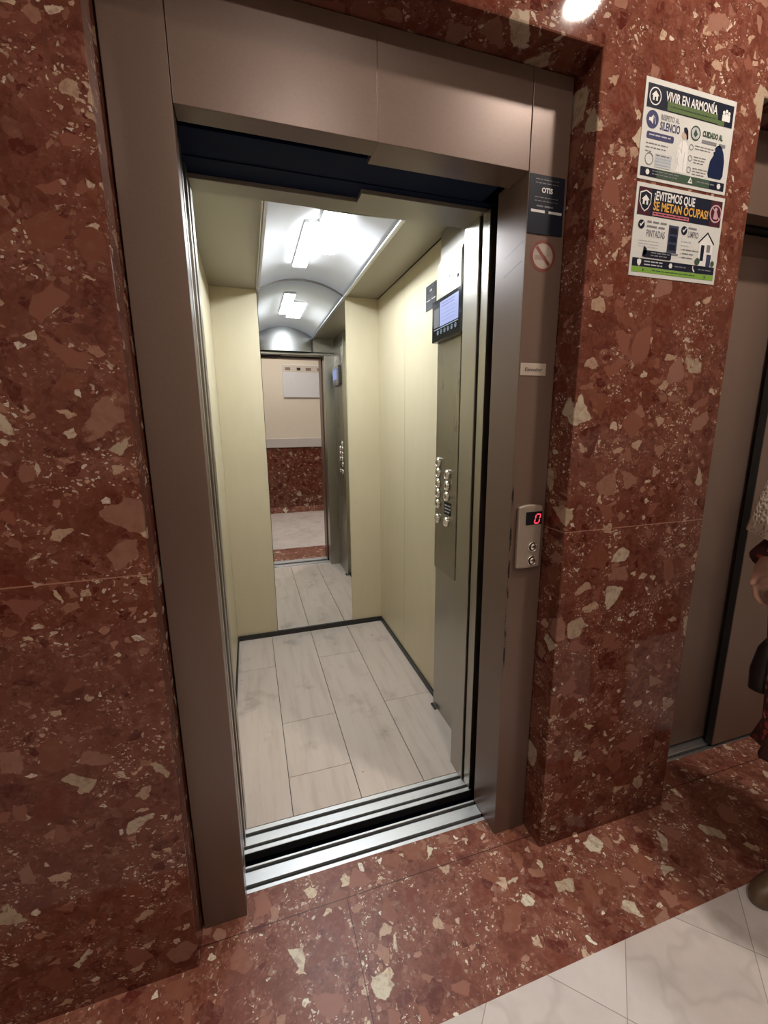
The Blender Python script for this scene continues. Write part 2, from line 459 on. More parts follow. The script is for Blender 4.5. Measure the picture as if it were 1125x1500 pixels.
build('wall_back', MB().box(X0, X1, YB - .1, YB, 0, 1.02, 1).box(X0, X1, YB - .1, YB - .01, 1.02, CEIL, 0), ['plaster', 'marble_wall'], kind='structure', label='beige wall above red marble facing the lift')
build('trim_1', box(X0, X1, YB - .02, YB + .02, 1.02, 1.16, bev=.008), 'rail', kind='structure', label='pale rail on the wall facing the lift')
build('baseboard_back', box(X0, X1, YB, YB + .012, 0, .09, bev=.003), 'marble_floor', kind='structure')
build('wall_left', box(X0 - .1, X0, YB - .1, .03, 0, CEIL), 'plaster', kind='structure')
build('wall_right', box(X1, X1 + .1, YB - .1, .03, 0, CEIL), 'plaster', kind='structure')
build('ceiling', box(X0 - .1, X1 + .1, YB - .1, .03, CEIL, CEIL + .08), 'ceiling', kind='structure')

# ------------------------------------------------------------------ LIFT DOORWAYS (structure)
ZD = 1.974
def sill(mb, y0, y1, grooves, x0, x1, zt=0.0):
    ys = [y0] + [a for g in grooves for a in g] + [y1]
    for i in range(0, len(ys) - 1, 2): mb.box(x0, x1, ys[i], ys[i + 1], -.03, zt, 0, .0008, 1)
    for a, b in grooves: mb.box(x0, x1, a, b, -.03, zt - .009, 1)
def doorway(n, dx, closed):
    root = thing('door_%d' % n, (.4 + dx, 0, 0), kind='structure',
                 label='open lift doorway in a taupe metal frame' if n == 1 else 'closed brown lift doorway behind the marble pillar')
    def b(name, mb, mats, **kw): return build(name, mb, mats, root, **kw)
    lj = MB().box(dx - .113, dx, 0, .0535, 0, HZ - .003, 0, .0015)
    b('jamb', lj, 'frame')
    rj = MB()
    prof = [(dx + .8, 0), (dx + .913, 0), (dx + .913, .03), (dx + .829, .03), (dx + .829, .140), (dx + .8, .140)]
    rj.prism([(x, y, 0) for x, y in prof], (0, 0, HZ - .003), 0, .0015)
    b('jamb', rj, 'frame')
    hd = MB().box(dx + .0015, dx + .411, .0008, .053, ZD, HZ - .003, 0, .001).box(dx + .411, dx + .7985, .0008, .085, ZD, HZ - .003, 0, .001)
    b('header', hd, 'frame')
    s = MB(); sill(s, .059, .144, [(.071, .084), (.124, .137)], dx - (.9 if not closed else 0), dx + .7995)
    b('threshold', s, ['alu', 'alu_groove'])
    b('hanger_track', box(dx - .78, dx + .83, .088, .190, ZD + .012, 2.26), 'black' if closed else 'void')  # plain dark block in the gap; its colour carries the gap's shade
    def panel(x0, x1, y0, y1):
        mb = MB().box(x0, x1, y0, y1, .008, ZD + .006, 0, .0015)
        return b('door_panel', mb, 'door_steel' if closed else ['steel'])
    if closed:
        panel(dx + .343, dx + .803, .064, .092); b('door_seal', box(dx + .3395, dx + .3432, .0655, .0905, .008, ZD + .006), 'rubber'); panel(dx - .01, dx + .395, .116, .144)  # dark strip along the front panel's leading edge
    else:
        panel(dx - .46, dx - .045, .064, .090); panel(dx - .42, dx - .004, .117, .143)
    return root
doorway(1, 0, False)
doorway(2, LD, True)
build('shaft_ledge', MB().box(-.9, 3.4, .0595, .30, -.12, -.07).box(-.9, 3.4, .059, .061, -.12, -.032), 'void', kind='structure')  # dark slab under the sill gap, standing in for its shade

# ------------------------------------------------------------------ LIFT CABIN
CX0, CX1, CY0, CY1 = -.055, .913, .278, 1.672
CZ = 2.114; VX0, VX1 = .198, .702
car = thing('elevator_car', (.43, .97, 0), label='lift cabin with cream walls, tall mirror and pale plank floor', category='elevator')
def cp(name, mb, mats, parent=None, **kw): return build(name, mb, mats, parent or car, **kw)
# floor planks
pl = MB(); pl.box(CX0 - .02, CX1 + .02, CY0, CY1, -.05, -.006, 1)
xs = [CX0, .157, .409, .660, CX1]
jy = [[1.29], [.457, .783], [1.31], [.795]]
for i in range(4):
    ys = [CY0 + .001] + jy[i] + [CY1]
    for a, c in zip(ys[:-1], ys[1:]): pl.box(xs[i] + .0013, xs[i + 1] - .0013, a + .001, c - .001, -.006, 0, 0, .0008, 1)
cp('floor_panel', pl, ['wood', 'rubber'])
# car sill
s = MB(); sill(s, .187, .2775, [(.202, .214), (.246, .261)], -.02, .8165); s.box(-.02, .8165, .1855, .1869, -.03, -.0015, 2)  # black strip on the sill front: painted shade for the gap
cp('sill', s, ['alu', 'alu_groove', 'black'])
# walls
cp('back_panel', MB().box(CX0, VX0 - .002, CY1, CY1 + .02, 0, CZ + .02, 0, .001), 'cream')
cp('back_panel', MB().box(VX1 + .002, CX1, CY1, CY1 + .02, 0, CZ + .02, 0, .001), 'cream')
sd = MB().box(CX0 - .02, CX0, .335, CY1 + .02, 0, CZ + .02, 0, .001)
cp('side_panel', sd, 'cream')
sd = MB().box(CX1, CX1 + .02, .34, 1.1965, 0, CZ, 0, .001).box(CX1, CX1 + .02, 1.1995, CY1 + .02, 0, CZ, 0, .001).box(CX1 + .006, CX1 + .03, .34, CY1 + .02, 0, CZ + .1, 1)
cp('side_panel', sd, ['cream', 'black'])
# small screws on the back panels
for x in (.135, .745):
    cp('screw', MB().lathe((x, CY1, .86), (0, -1, 0), [(.004, 0), (.004, .001), (.002, .0015)], 12), 'bronze')
# mirror with arched head
def arch(x, x0=VX0, x1=VX1, base=2.108, rise=.075):
    t = (x - (x0 + x1) / 2) / ((x1 - x0) / 2); R = (((x1 - x0) / 2) ** 2 + rise ** 2) / (2 * rise)
    return base + math.sqrt(max(0, R * R - (t * (x1 - x0) / 2) ** 2)) - (R - rise)
N = 24
ax = [VX0 + (VX1 - VX0) * i / N for i in range(N + 1)]
pts = [(VX0, CY1 - .004, .01), (VX1, CY1 - .004, .01)] + [(x, CY1 - .004, arch(x)) for x in ax[::-1]]
mb = MB(); mb.prism(pts, (0, .02, 0), 0)
cp('mirror', mb, 'mirror')
rim = MB()
rings = [[(x, CY1 - .007, arch(x) - .004), (x, CY1 + .01, arch(x) - .004), (x, CY1 + .01, arch(x) + .006), (x, CY1 - .007, arch(x) + .006)] for x in ax]
rim.loft(rings, 0, False)
cp('mirror_trim', rim, 'steel_dark')
# ceiling vault
vt = MB(); y0, y1 = .345, CY1
rings = []
va = lambda x: arch(x) + .006
out = [(x, va(x) ) for x in ax] + [(x, va(x) + .01) for x in ax[::-1]]
vt.loft([[(x, y, z) for x, z in out] for y in (y0, y1)], 0, True)
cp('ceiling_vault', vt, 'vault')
for x0, x1 in ((CX0 - .01, VX0), (VX1, CX1 - .006)):
    cp('ceiling_panel', MB().box(x0, x1, .33, CY1, CZ, CZ + .02, 0, .001), 'beige_metal')
for x in (VX0, VX1):
    sgn = 1 if x == VX0 else -1
    tr = MB().box(x - .004, x + .004, .34, CY1 - .002, CZ - .012, CZ + .03, 0, .001).box(min(x, x + sgn * .014), max(x, x + sgn * .014), .34, CY1 - .002, CZ - .012, CZ - .006, 0)
    cp('vault_rail', tr, 'alu')
# entrance header
hd = MB().box(CX0 - .02, .43, .267, .333, 1.974, 2.0, 0, .001).box(.43, CX1 + .02, .218, .333, 1.974, 2.0, 0, .001)
hd.box(CX0 - .02, CX1 + .02, .300, .333, 1.99, CZ + .03, 0, .001)
cp('entrance_header', hd, 'beige_metal')
hp = MB(); npt = [(VX0, 1.992)] + [(VX1, 1.992)] + [(x, va(x) - .002) for x in ax[::-1]]
# curved steel plate closing the vault above the entrance
rg = []
for i in range(N + 1):
    x = ax[i]; t = (x - .45) / .252; yb = .338 + .05 * math.sqrt(max(0, 1 - t * t))
    rg.append([(x, yb, 1.995), (x, yb, va(x) - .001), (x, yb - .004, va(x) - .001), (x, yb - .004, 1.995)])
hp.loft(rg, 0, False)
for i in range(len(hp.sm)): hp.sm[i] = False
cp('header_plate', hp, 'steel_h')
cp('operator_cover', MB().box(-.6, .4285, .192, .2655, ZD + .010, 2.26).box(.4285, CX1 + .05, .192, .2165, ZD + .010, 2.26), 'void')  # dark filler above the doors, shaft shade painted in its colour
# entrance posts
def post(x0, x1, name='entrance_post'):
    return MB().box(x0, x1, .240, .334, 0, 1.974, 0, .002)
cp('entrance_post', post(.80, .915).box(.8065, .86, .190, .231, 0, 1.974, 0, .0015).box(.83, .9, .231, .242, 0, 1.974, 1), ['steel', 'door_steel'])
cp('entrance_post', MB().box(-.09, -.002, .276, .334, 0, 1.974, 0, .002), 'steel')
for y, xx, xe in ((.208, -.46, -.003), (.242, -.42, -.035)):
    cp('car_door', MB().box(xx, xe, y, y + .027, .008, ZD + .006, 0, .0015), 'steel')
# skirting
cp('skirting', MB().box(CX0 + .005, CX1, CY1 - .012, CY1 - .004, 0, .032, 0, .001), 'rubber')
cp('skirting', MB().box(CX1 - .008, CX1, .712, CY1 - .012, 0, .032, 0, .001).box(.872, .884, .655, .702, 0, .006, 0), 'rubber')
cp('skirting', MB().box(CX0, CX0 + .008, .34, CY1 - .004, 0, .032, 0, .001), 'rubber')
# return panel and control panel
PX = .888
cp('return_panel', MB().box(PX, CX1, .334, .708, 0, CZ, 0, .0015), 'steel')
cpl = cp('control_panel', MB().box(.879, PX, .498, .704, .72, 2.0, 0, .002), 'steel_dark')
cp('upper_plate', MB().box(.8765, .8795, .502, .702, 1.862, 1.992, 0, .001), 'steel', cpl)
for y, z in ((.60, 1.925), ):
    cp('screw', MB().lathe((.8765, y, z), (-1, 0, 0), [(.004, 0), (.004, .001), (.0015, .0015)], 12), 'bronze', cpl)
cp('keyhole', MB().lathe((.8765, .528, 1.905), (-1, 0, 0), [(.007, 0), (.007, .0015), (.003, .0015)], 16), 'black', cpl)
BX = .879
btn = [(.666, z) for z in (1.203, 1.159, 1.113, 1.068, 1.021, .955)] + [(.578, z) for z in (1.159, 1.113, 1.067, .957)]
for i, (y, z) in enumerate(btn):
    mb = MB().lathe((BX, y, z), (-1, 0, 0), [(.0215, 0), (.0215, .005), (.0200, .0095), (.0175, .0115), (.0160, .0110), (.0158, .006)], 32, 0)
    mb.lathe((BX - .002, y, z), (-1, 0, 0), [(.0154, 0), (.0150, .0085), (.0125, .0100), (.006, .0092), (.0001, .0090)], 32, 0)
    if i < 9 and i not in (5,):
        lab = {0: '8', 1: '7', 6: '6', 2: '5', 7: '4', 3: '3', 8: '2', 4: '1'}
        # raised embossed bar in the middle of the key, as on the lit keys
        mb.box(BX - .0128, BX - .0108, y - .0016, y + .0016, z - .006, z + .006, 1)
    cp('button', mb, ['chrome', 'steel_dark'], cpl)
bl = MB().box(BX - .001, BX, .541, .607, .987, 1.041, 0)
mats = ['plate_black']; pr = Print(bl, (BX - .001, .604, 1.036), (0, -1, 0), (0, 0, -1), (-1, 0, 0), mats)
for i in range(3): pr.scrawl(.004, .058, .006 + i * .014, .010, 'plate_white', 1, i)
cp('braille_label', bl, mats, cpl)
cp('lock', MB().lathe((PX, .392, .36), (-1, 0, 0), [(.006, 0), (.006, .002), (.002, .002)], 14), 'black')

# cabin lamps: two staggered plates under the vault
for i, (x0, x1, ya, yb) in enumerate(((.434, .542, .80, 1.22), (.374, .448, .91, 1.42))):
    zt = 2.186 - i * .003
    t = thing('ceiling_light', ((x0 + x1) / 2, (ya + yb) / 2, zt),
              label=('wider white light panel glowing in the cabin vault, nearer the door' if i == 0 else 'narrower white light panel glowing in the cabin vault, nearer the mirror'), category='light', group='cabin ceiling lights')
    build('housing', box(x0, x1, ya, yb, zt - .010, zt + .003, bev=.002), 'white_plastic', t)
    build('diffuser', box(x0 + .004, x1 - .004, ya + .004, yb - .004, zt - .015, zt - .0095), 'lamp', t)

# information screen
scn = thing('information_screen', (.865, .57, 1.69), label='black framed screen with a lavender display above the lift buttons', category='screen')
sx0, sx1 = .851, .878
build('housing', box(sx0, sx1, .441, .702, 1.692, 1.848, bev=.003), 'gloss_black', scn)
mb = MB(); mats = ['lcd']; pr = Print(mb, (sx0, .692, 1.845), (0, -1, 0), (0, 0, -1), (-1, 0, 0), mats)
pr.rect(.066, .226, .012, .102, 'lcd', 1)
for a, b_, v in ((.09, .20, .020), (.08, .19, .030)): pr.rect(a, b_, v, v + .004, 'lcd_ink', 2)
for i in range(4): pr.scrawl(.085, .2, .046 + i * .013, .003, 'lcd_ink', 2, i)
build('display', mb, mats, scn)
mb = MB(); mats = ['ink_lblue']; pr = Print(mb, (sx0, .692, 1.845), (0, -1, 0), (0, 0, -1), (-1, 0, 0), mats)
pr.rect(.012, .226, .106, .109, 'icon_glow', 1)
for i in range(6):
    u = .05 + i * .031; pr.ring(u, .122, .0085, .002, 'icon_glow', 1); pr.rect(u - .003, u + .003, .119, .126, 'icon_glow', 2)
pr.rect(.012, .060, .030, .100, 'ink_grey', 1)
build('touch_keys', mb, mats, scn)

def otis_plate(mb, mats, o, ex, n, wd, ht, small=False):
    pr = Print(mb, o, ex, (0, 0, -1), n, mats)
    c = wd / 2
    for i, v in enumerate((.07, .13)): pr.scrawl(wd * .16, wd * .82, ht * v, ht * .028, 'plate_grey', 1, i)
    pr.text('OTIS', c, ht * .29, ht * .115, 'plate_white', 1, 'CENTER', .0006, 1.0)
    for i, v in enumerate((.37, .43)): pr.scrawl(wd * .16, wd * .82, ht * v, ht * .026, 'plate_grey', 1, 5 + i)
    pr.scrawl(wd * .22, wd * .76, ht * .51, ht * .05, 'plate_grey', 1, 11)
    pr.rect(wd * .07, wd * .46, ht * .590, ht * .635, 'plate_white', 1); pr.rect(wd * .57, wd * .95, ht * .590, ht * .635, 'plate_white', 1)
mb = box(.797 + .004, .905, -.0022, -.0002, 1.838, 1.970); mats = ['plate_black']
otis_plate(mb, mats, (.801, -.0022, 1.970), (1, 0, 0), (0, -1, 0), .104, .132)
build('information_plate', mb, mats, label='black information plate with white lettering at top of right door jamb', category='sign', group='dark information plates')
mb = box(.9105, .9128, .80, .911, 1.866, 1.97); mats = ['plate_black']
otis_plate(mb, mats, (.9105, .911, 1.97), (0, -1, 0), (-1, 0, 0), .111, .104)
build('information_plate', mb, mats, label='small dark plate on cream cabin wall behind the screen', category='sign', group='dark information plates')

# no smoking sticker
mb = MB(); mats = ['sticker']; pr = Print(mb, (.853, 0, 1.789), (1, 0, 0), (0, 0, -1), (0, -1, 0), mats)
pr.disc(0, 0, .036, 'sticker', 0, 36)
pr.rect(-.025, .010, -.001, .010, 'print_brown', 1); pr.rect(.012, .024, -.001, .010, 'ink_skin', 1)
pr.poly([(.012, -.006), (.020, -.016), (.023, -.014), (.015, -.005)], 'ink_skin', 1)
pr.ring(0, 0, .0375, .0075, 'red_print', 2, 36)
d = .0285 / math.sqrt(2); h = .0030
pr.poly([(-d - h, -d + h), (d - h, d + h), (d + h, d - h), (-d + h, -d - h)], 'red_print', 2)
o = build('no_smoking_sticker', mb, mats, label='round red no smoking sticker on right door jamb', category='sticker')

# ivory label
mb = box(.803, .884, -.0018, -.0001, 1.493, 1.525, bev=.0006); mats = ['label_plate']
pr = Print(mb, (.803, -.0018, 1.525), (1, 0, 0), (0, 0, -1), (0, -1, 0), mats)
pr.text('Elevador', .0125, .0205, .0125, 'print_black', 1, 'LEFT', .0002, width=.056, shear=.15)
build('name_label', mb, mats, label='small ivory label with dark lettering on right door jamb', category='label')

# call panel
cal = thing('call_panel', (.856, 0, .948), label='bronze call panel with red zero display and two round buttons', category='panel')
mb = MB(); x0, x1, z0, z1 = .817, .896, .950, 1.132
top = [(x0 + (x1 - x0) * i / 12, z1 + .006 * math.sin(PI * i / 12)) for i in range(13)]
bot = [(x1 - (x1 - x0) * i / 12, z0 - .003 * math.sin(PI * i / 12)) for i in range(13)]
mb.prism([(x, -.0005, z) for x, z in top + bot], (0, -.013, 0), 0, .0035)
build('faceplate', mb, 'bronze', cal)
mb = box(.841, .8935, -.0150, -.0130, 1.079, 1.117); mats = ['gloss_black']
dsp = build('display', mb, mats, cal)
mb = MB(); mats = ['led']; pr = Print(mb, (.8665, -.0150, 1.112), (1, 0, 0), (0, 0, -1), (0, -1, 0), mats)
def seg(u0, v0, u1, v1, w_=.0027):
    dx, dy = u1 - u0, v1 - v0; L = math.hypot(dx, dy); nx, ny = -dy / L * w_ / 2, dx / L * w_ / 2
    pr.poly([(u0 + nx, v0 + ny), (u1 + nx, v1 + ny), (u1 - nx, v1 - ny), (u0 - nx, v0 - ny)], 'led', 1)
a, b_, c, d = (.0075, .003), (.0225, .003), (.0165, .029), (.0015, .029)
def gap(p, q, g=.0016):
    L = math.hypot(q[0] - p[0], q[1] - p[1]); t = g / L
    return (p[0] + (q[0] - p[0]) * t, p[1] + (q[1] - p[1]) * t, q[0] + (p[0] - q[0]) * t, q[1] + (p[1] - q[1]) * t)
mid = lambda p, q: ((p[0] + q[0]) / 2, (p[1] + q[1]) / 2)
for p, q in ((a, b_), (d, c), (a, mid(a, d)), (mid(a, d), d), (b_, mid(b_, c)), (mid(b_, c), c)): seg(*gap(p, q))
build('digit', mb, mats, dsp, label='glowing red zero')
for z in (1.012, .970):
    mb = MB().lathe((.868, -.0135, z), (0, -1, 0), [(.0148, 0), (.0148, .0022), (.0138, .003), (.0128, .003), (.0126, -.001)], 32, 0)
    mb.lathe((.868, -.0130, z), (0, -1, 0), [(.0126, 0), (.0126, .0008)], 28, 1)
    mb.lathe((.8705, -.0138, z), (0, -1, 0), [(.0096, 0), (.0095, .003), (.0088, .0042), (.006, .0050), (.0001, .0052)], 32, 0)
    mb.box(.866, .8765, -.0192, -.0186, z - .0008, z + .0008, 1)
    build('button', mb, ['chrome', 'black'], cal)

# ------------------------------------------------------------------ NOTICES
def notice1():
    W_, H_ = .297, .211
    mb = box(1.0465, 1.0465 + W_, -.0862, -.0849, 1.9535, 1.9535 + H_); mats = ['ink_paper']
    pr = Print(mb, (1.0465, -.0862, 1.9535 + H_), (1, 0, 0), (0, 0, -1), (0, -1, 0), mats)
    U = lambda u: u * W_
    T = lambda t: t * H_
    R = lambda u0, u1, t0, t1, m, l=1, r=0: pr.rect(U(u0), U(u1), T(t0), T(t1), m, l, r)
    def house(u, t, s_, m, hole, l=3):
        x, y = U(u), T(t)
        pr.poly([(x, y - s_), (x - s_ * 1.05, y - s_ * .1), (x - s_ * .7, y - s_ * .1), (x - s_ * .7, y + s_ * .8), (x + s_ * .7, y + s_ * .8), (x + s_ * .7, y - s_ * .1), (x + s_ * 1.05, y - s_ * .1)], m, l)
        pr.rect(x - s_ * .2, x + s_ * .2, y + s_ * .15, y + s_ * .8, hole, l + 1)
    R(.025, .975, .055, .285, 'ink_navy'); R(.24, .80, .185, .275, 'ink_green', 2); R(.80, .88, .235, .285, 'ink_green', 2)
    pr.ring(U(.105), T(.17), .0185, .0025, 'ink_white', 2); house(.105, .17, .011, 'ink_white', 'ink_navy')
    pr.text('VIVIR EN ARMONÍA', U(.215), T(.185), .027, 'ink_white', 3, 'LEFT', .0006, width=U(.575))
    pr.scrawl(U(.27), U(.78), T(.225), .0035, 'ink_dgreen', 4, 3)
    x, y = U(.895), T(.165)
    for dx in (-.009, 0, .009): pr.disc(x + dx, y - .008 + abs(dx) * .4, .0042, 'ink_white', 2, 14); pr.rect(x + dx - .0045, x + dx + .0045, y - .003 + abs(dx) * .3, y + .014, 'ink_white', 2, .002)
    # left half
    pr.disc(U(.10), T(.395), .019, 'ink_purple', 1)
    x, y = U(.10), T(.395)
    pr.poly([(x - .011, y - .003), (x - .011, y + .004), (x - .005, y + .004), (x + .002, y + .010), (x + .002, y - .010), (x - .005, y - .003)], 'ink_white', 2)
    pr.poly([(x + .005, y - .008), (x + .004, y - .007), (x + .010, y + .009), (x + .011, y + .008)], 'ink_white', 2)
    pr.text('RESPETO AL', U(.185), T(.375), .0155, 'ink_grey', 1, 'LEFT', .0003, width=U(.20))
    pr.text('SILENCIO', U(.185), T(.475), .024, 'ink_purple', 1, 'LEFT', .0006, width=U(.215))
    R(.055, .345, .515, .585, 'ink_purple', 1, .004); pr.scrawl(U(.08), U(.32), T(.538), .005, 'ink_pale', 2, 8)
    for i in range(3): pr.scrawl(U(.055), U((.29, .27, .12)[i]), T(.625 + i * .04), .004, 'ink_grey', 1, i)
    pr.ring(U(.105), T(.785), .0135, .0022, 'ink_grey', 1)
    R(.165, .345, .715, .855, 'ink_pale', 1)
    for i in range(4): pr.scrawl(U(.175), U(.335), T(.730 + i * .03), .0042, 'ink_lblue' if i else 'ink_grey', 2, 20 + i)
    # figure of a woman with a finger to her lips, drawn in pale line
    x = U(.455)
    pr.disc(x, T(.47), .0085, 'ink_skin', 2); pr.poly([(x - .004, T(.40)), (x - .002, T(.445)), (x + .005, T(.46)), (x + .0095, T(.52)), (x + .013, T(.50)), (x + .010, T(.42)), (x + .004, T(.39))], 'ink_navy', 3)
    pr.poly([(x - .006, T(.53)), (x - .016, T(.60)), (x - .02, T(.86)), (x + .018, T(.86)), (x + .016, T(.58)), (x + .006, T(.53))], 'ink_white', 1)
    for a_, b2 in (((-.014, .60), (-.004, .66)), ((-.004, .66), (-.006, .52)), ((-.017, .72), (-.010, .80)), ((.006, .64), (.005, .84)), ((-.013, .66), (-.018, .84))):
        (u0, t0), (u1, t1) = a_, b2
        pr.poly([(x + u0, T(t0)), (x + u1, T(t1)), (x + u1 + .0013, T(t1)), (x + u0 + .0013, T(t0))], 'ink_pale', 2)
    # right half
    pr.ring(U(.575), T(.425), .0165, .003, 'ink_dgreen', 1); pr.disc(U(.575), T(.425), .0128, 'ink_pale', 1)
    x, y = U(.575), T(.425); pr.poly([(x - .001, y - .010), (x - .007, y + .003), (x, y + .009), (x + .007, y + .002)], 'ink_dgreen', 2)
    pr.text('CUIDADO AL', U(.655), T(.435), .0165, 'ink_dgreen', 1, 'LEFT', .0010, width=U(.235))
    pr.scrawl(U(.655), U(.93), T(.47), .014, 'ink_grey', 1, 31)
    for i, t in enumerate((.575, .69, .81)):
        pr.ring(U(.545), T(t), .007, .0018, 'ink_grey', 1)
        for j in range((2, 3, 3)[i]): pr.scrawl(U(.585), U((.80, .74, .76)[i] - j * .02), T(t - .03 + j * .03), .004, 'ink_grey', 1, i * 5 + j)
    x = U(.855)
    pr.poly([(x - .006, T(.50)), (x - .012, T(.53)), (x - .010, T(.555)), (x - .016, T(.575)), (x - .014, T(.60)), (x - .024, T(.67)), (x - .028, T(.80)), (x - .024, T(.845)), (x + .020, T(.845)), (x + .026, T(.80)), (x + .025, T(.64)), (x + .019, T(.56)), (x + .012, T(.51)), (x + .004, T(.485))], 'ink_bag', 1)
    R(.025, .975, .875, .965, 'ink_navy'); R(.20, .80, .875, .965, 'ink_dgreen', 2)
    pr.disc(U(.10), T(.92), .006, 'ink_white', 3, 14)
    for i in range(2): pr.scrawl(U(.15), U(.44), T(.895 + i * .03), .004, 'ink_grey', 3, i)
    x, y = U(.575), T(.92); pr.poly([(x, y - .008), (x - .008, y + .006), (x + .008, y + .006)], 'ink_white', 3); pr.poly([(x, y - .003), (x - .003, y + .003), (x + .003, y + .003)], 'ink_dgreen', 4)
    pr.scrawl(U(.65), U(.86), T(.91), .005, 'ink_grey', 3, 9)
    pr.disc(U(.91), T(.92), .007, 'ink_white', 3, 6)
    build('notice', mb, mats, label='upper notice on marble pillar, dark banner and navy rubbish bag drawing', category='notice', group='notices on the marble pillar')
def notice2():
    W_, H_ = .2985, .2105
    mb = box(1.0495, 1.0495 + W_, -.0862, -.0849, 1.736, 1.736 + H_); mats = ['ink_paper']
    pr = Print(mb, (1.0495, -.0862, 1.736 + H_), (1, 0, 0), (0, 0, -1), (0, -1, 0), mats)
    U = lambda u: u * W_
    T = lambda t: t * H_
    R = lambda u0, u1, t0, t1, m, l=1, r=0: pr.rect(U(u0), U(u1), T(t0), T(t1), m, l, r)
    def shield(x, y, s_, m, l):
        pr.poly([(x, y - s_), (x - s_ * .8, y - s_ * .72), (x - s_ * .8, y + s_ * .2), (x - s_ * .45, y + s_ * .8), (x, y + s_ * 1.1), (x + s_ * .45, y + s_ * .8), (x + s_ * .8, y + s_ * .2), (x + s_ * .8, y - s_ * .72)], m, l)
    def house(x, y, s_, m, hole, l):
        pr.poly([(x, y - s_), (x - s_ * 1.05, y - s_ * .1), (x - s_ * .7, y - s_ * .1), (x - s_ * .7, y + s_ * .8), (x + s_ * .7, y + s_ * .8), (x + s_ * .7, y - s_ * .1), (x + s_ * 1.05, y - s_ * .1)], m, l)
        pr.rect(x - s_ * .22, x + s_ * .22, y + s_ * .1, y + s_ * .8, hole, l + 1)
    R(.025, .975, .045, .335, 'ink_navy'); R(.025, .16, .045, .335, 'ink_maroon', 2); R(.84, .975, .045, .335, 'ink_maroon', 2)
    shield(U(.10), T(.18), .023, 'ink_white', 3); shield(U(.10), T(.18), .0202, 'ink_navy', 4); house(U(.10), T(.18), .012, 'ink_white', 'ink_navy', 5)
    pr.text('¡EVITEMOS QUE', U(.19), T(.155), .027, 'ink_white', 3, 'LEFT', .0007, width=U(.455))
    pr.text('SE METAN OCUPAS!', U(.19), T(.265), .027, 'ink_gold', 3, 'LEFT', .0007, width=U(.625))
    R(.19, .60, .285, .325, 'ink_pink', 3); pr.scrawl(U(.20), U(.59), T(.297), .005, 'ink_maroon', 4, 2)
    pr.disc(U(.905), T(.19), .0215, 'ink_rosy', 3); pr.disc(U(.905), T(.19), .0178, 'ink_maroon', 4)
    x, y = U(.905), T(.19)
    pr.disc(x - .001, y - .010, .0048, 'ink_rosy', 5, 14); pr.poly([(x - .008, y + .013), (x - .006, y - .003), (x + .001, y - .006), (x + .007, y + .002), (x + .006, y + .013)], 'ink_rosy', 5)
    pr.poly([(x - .013, y - .011), (x - .011, y - .013), (x + .014, y + .011), (x + .012, y + .013)], 'ink_rosy', 6)
    def check(u, t):
        x, y = U(u), T(t); pr.disc(x, y, .0105, 'ink_navy', 1)
        pr.poly([(x - .006, y), (x - .002, y + .005), (x + .007, y - .005), (x + .005, y - .007), (x - .002, y + .001), (x - .004, y - .002)], 'ink_white', 2)
    check(.085, .435)
    for i in range(2): pr.scrawl(U(.145), U(.36), T(.385 + i * .05), .008, 'ink_grey', 1, i)
    pr.text('PINTADAS', U(.145), T(.555), .022, 'ink_grey', 1, 'LEFT', .0004, width=U(.205))
    for i in range(3): pr.scrawl(U(.075), U(.29), T(.60 + i * .032), .004, 'ink_pale', 1, 7 + i)
    R(.385, .505, .395, .40, 'ink_grey', 1); R(.39, .50, .40, .70, 'ink_door', 1)
    for i in range(3): R(.405, .485, .425 + i * .09, .49 + i * .09, 'ink_navy', 2)
    R(.365, .525, .70, .725, 'ink_grey', 1)
    R(.135, .45, .705, .785, 'ink_navy', 2, .004); pr.scrawl(U(.22), U(.43), T(.72), .005, 'ink_grey', 3, 2); pr.scrawl(U(.22), U(.40), T(.75), .005, 'ink_grey', 3, 3)
    pr.poly([(U(.135), T(.66)), (U(.125), T(.79)), (U(.17), T(.74)), (U(.17), T(.69))], 'ink_navy', 2)
    check(.565, .43)
    pr.scrawl(U(.61), U(.74), T(.385), .008, 'ink_grey', 1, 4)
    pr.text('LIMPIO', U(.61), T(.495), .020, 'ink_grey', 1, 'LEFT', .0004, width=U(.125))
    for i, L in enumerate((.09, .09, .19, .15, .15)):
        pr.disc(U(.553), T(.555 + i * .045), .0014, 'ink_grey', 1, 8); pr.scrawl(U(.57), U(.57 + L), T(.545 + i * .045), .005, 'ink_pale' if i < 2 else 'ink_grey', 1, i)
    # house drawing
    x = U(.845)
    pr.poly([(x, T(.405)), (x - .030, T(.53)), (x - .028, T(.545)), (x, T(.43)), (x + .026, T(.545)), (x + .028, T(.53))], 'ink_navy', 2)
    pr.poly([(x, T(.43)), (x - .025, T(.54)), (x - .025, T(.80)), (x + .024, T(.80)), (x + .024, T(.54))], 'ink_white', 1)
    pr.rect(x - .018, x - .006, T(.56), T(.74), 'ink_navy', 2); pr.rect(x + .002, x + .015, T(.55), T(.635), 'ink_grey', 2)
    pr.rect(x + .005, x + .021, T(.66), T(.80), 'ink_door', 3, .002)
    pr.disc(x - .026, T(.755), .009, 'ink_dgreen', 3, 14); pr.disc(x + .029, T(.76), .007, 'ink_dgreen', 3, 14)
    R(.025, .975, .80, .89, 'ink_navy'); R(.025, .975, .895, .955, 'ink_lime')
    shield(U(.10), T(.845), .008, 'ink_white', 2)
    for i in range(2): pr.scrawl(U(.155), U(.36), T(.822 + i * .035), .005, 'ink_pale', 2, i)
    pr.disc(U(.455), T(.845), .0065, 'ink_white', 2, 6); pr.scrawl(U(.50), U(.66), T(.838), .005, 'ink_grey', 2, 5)
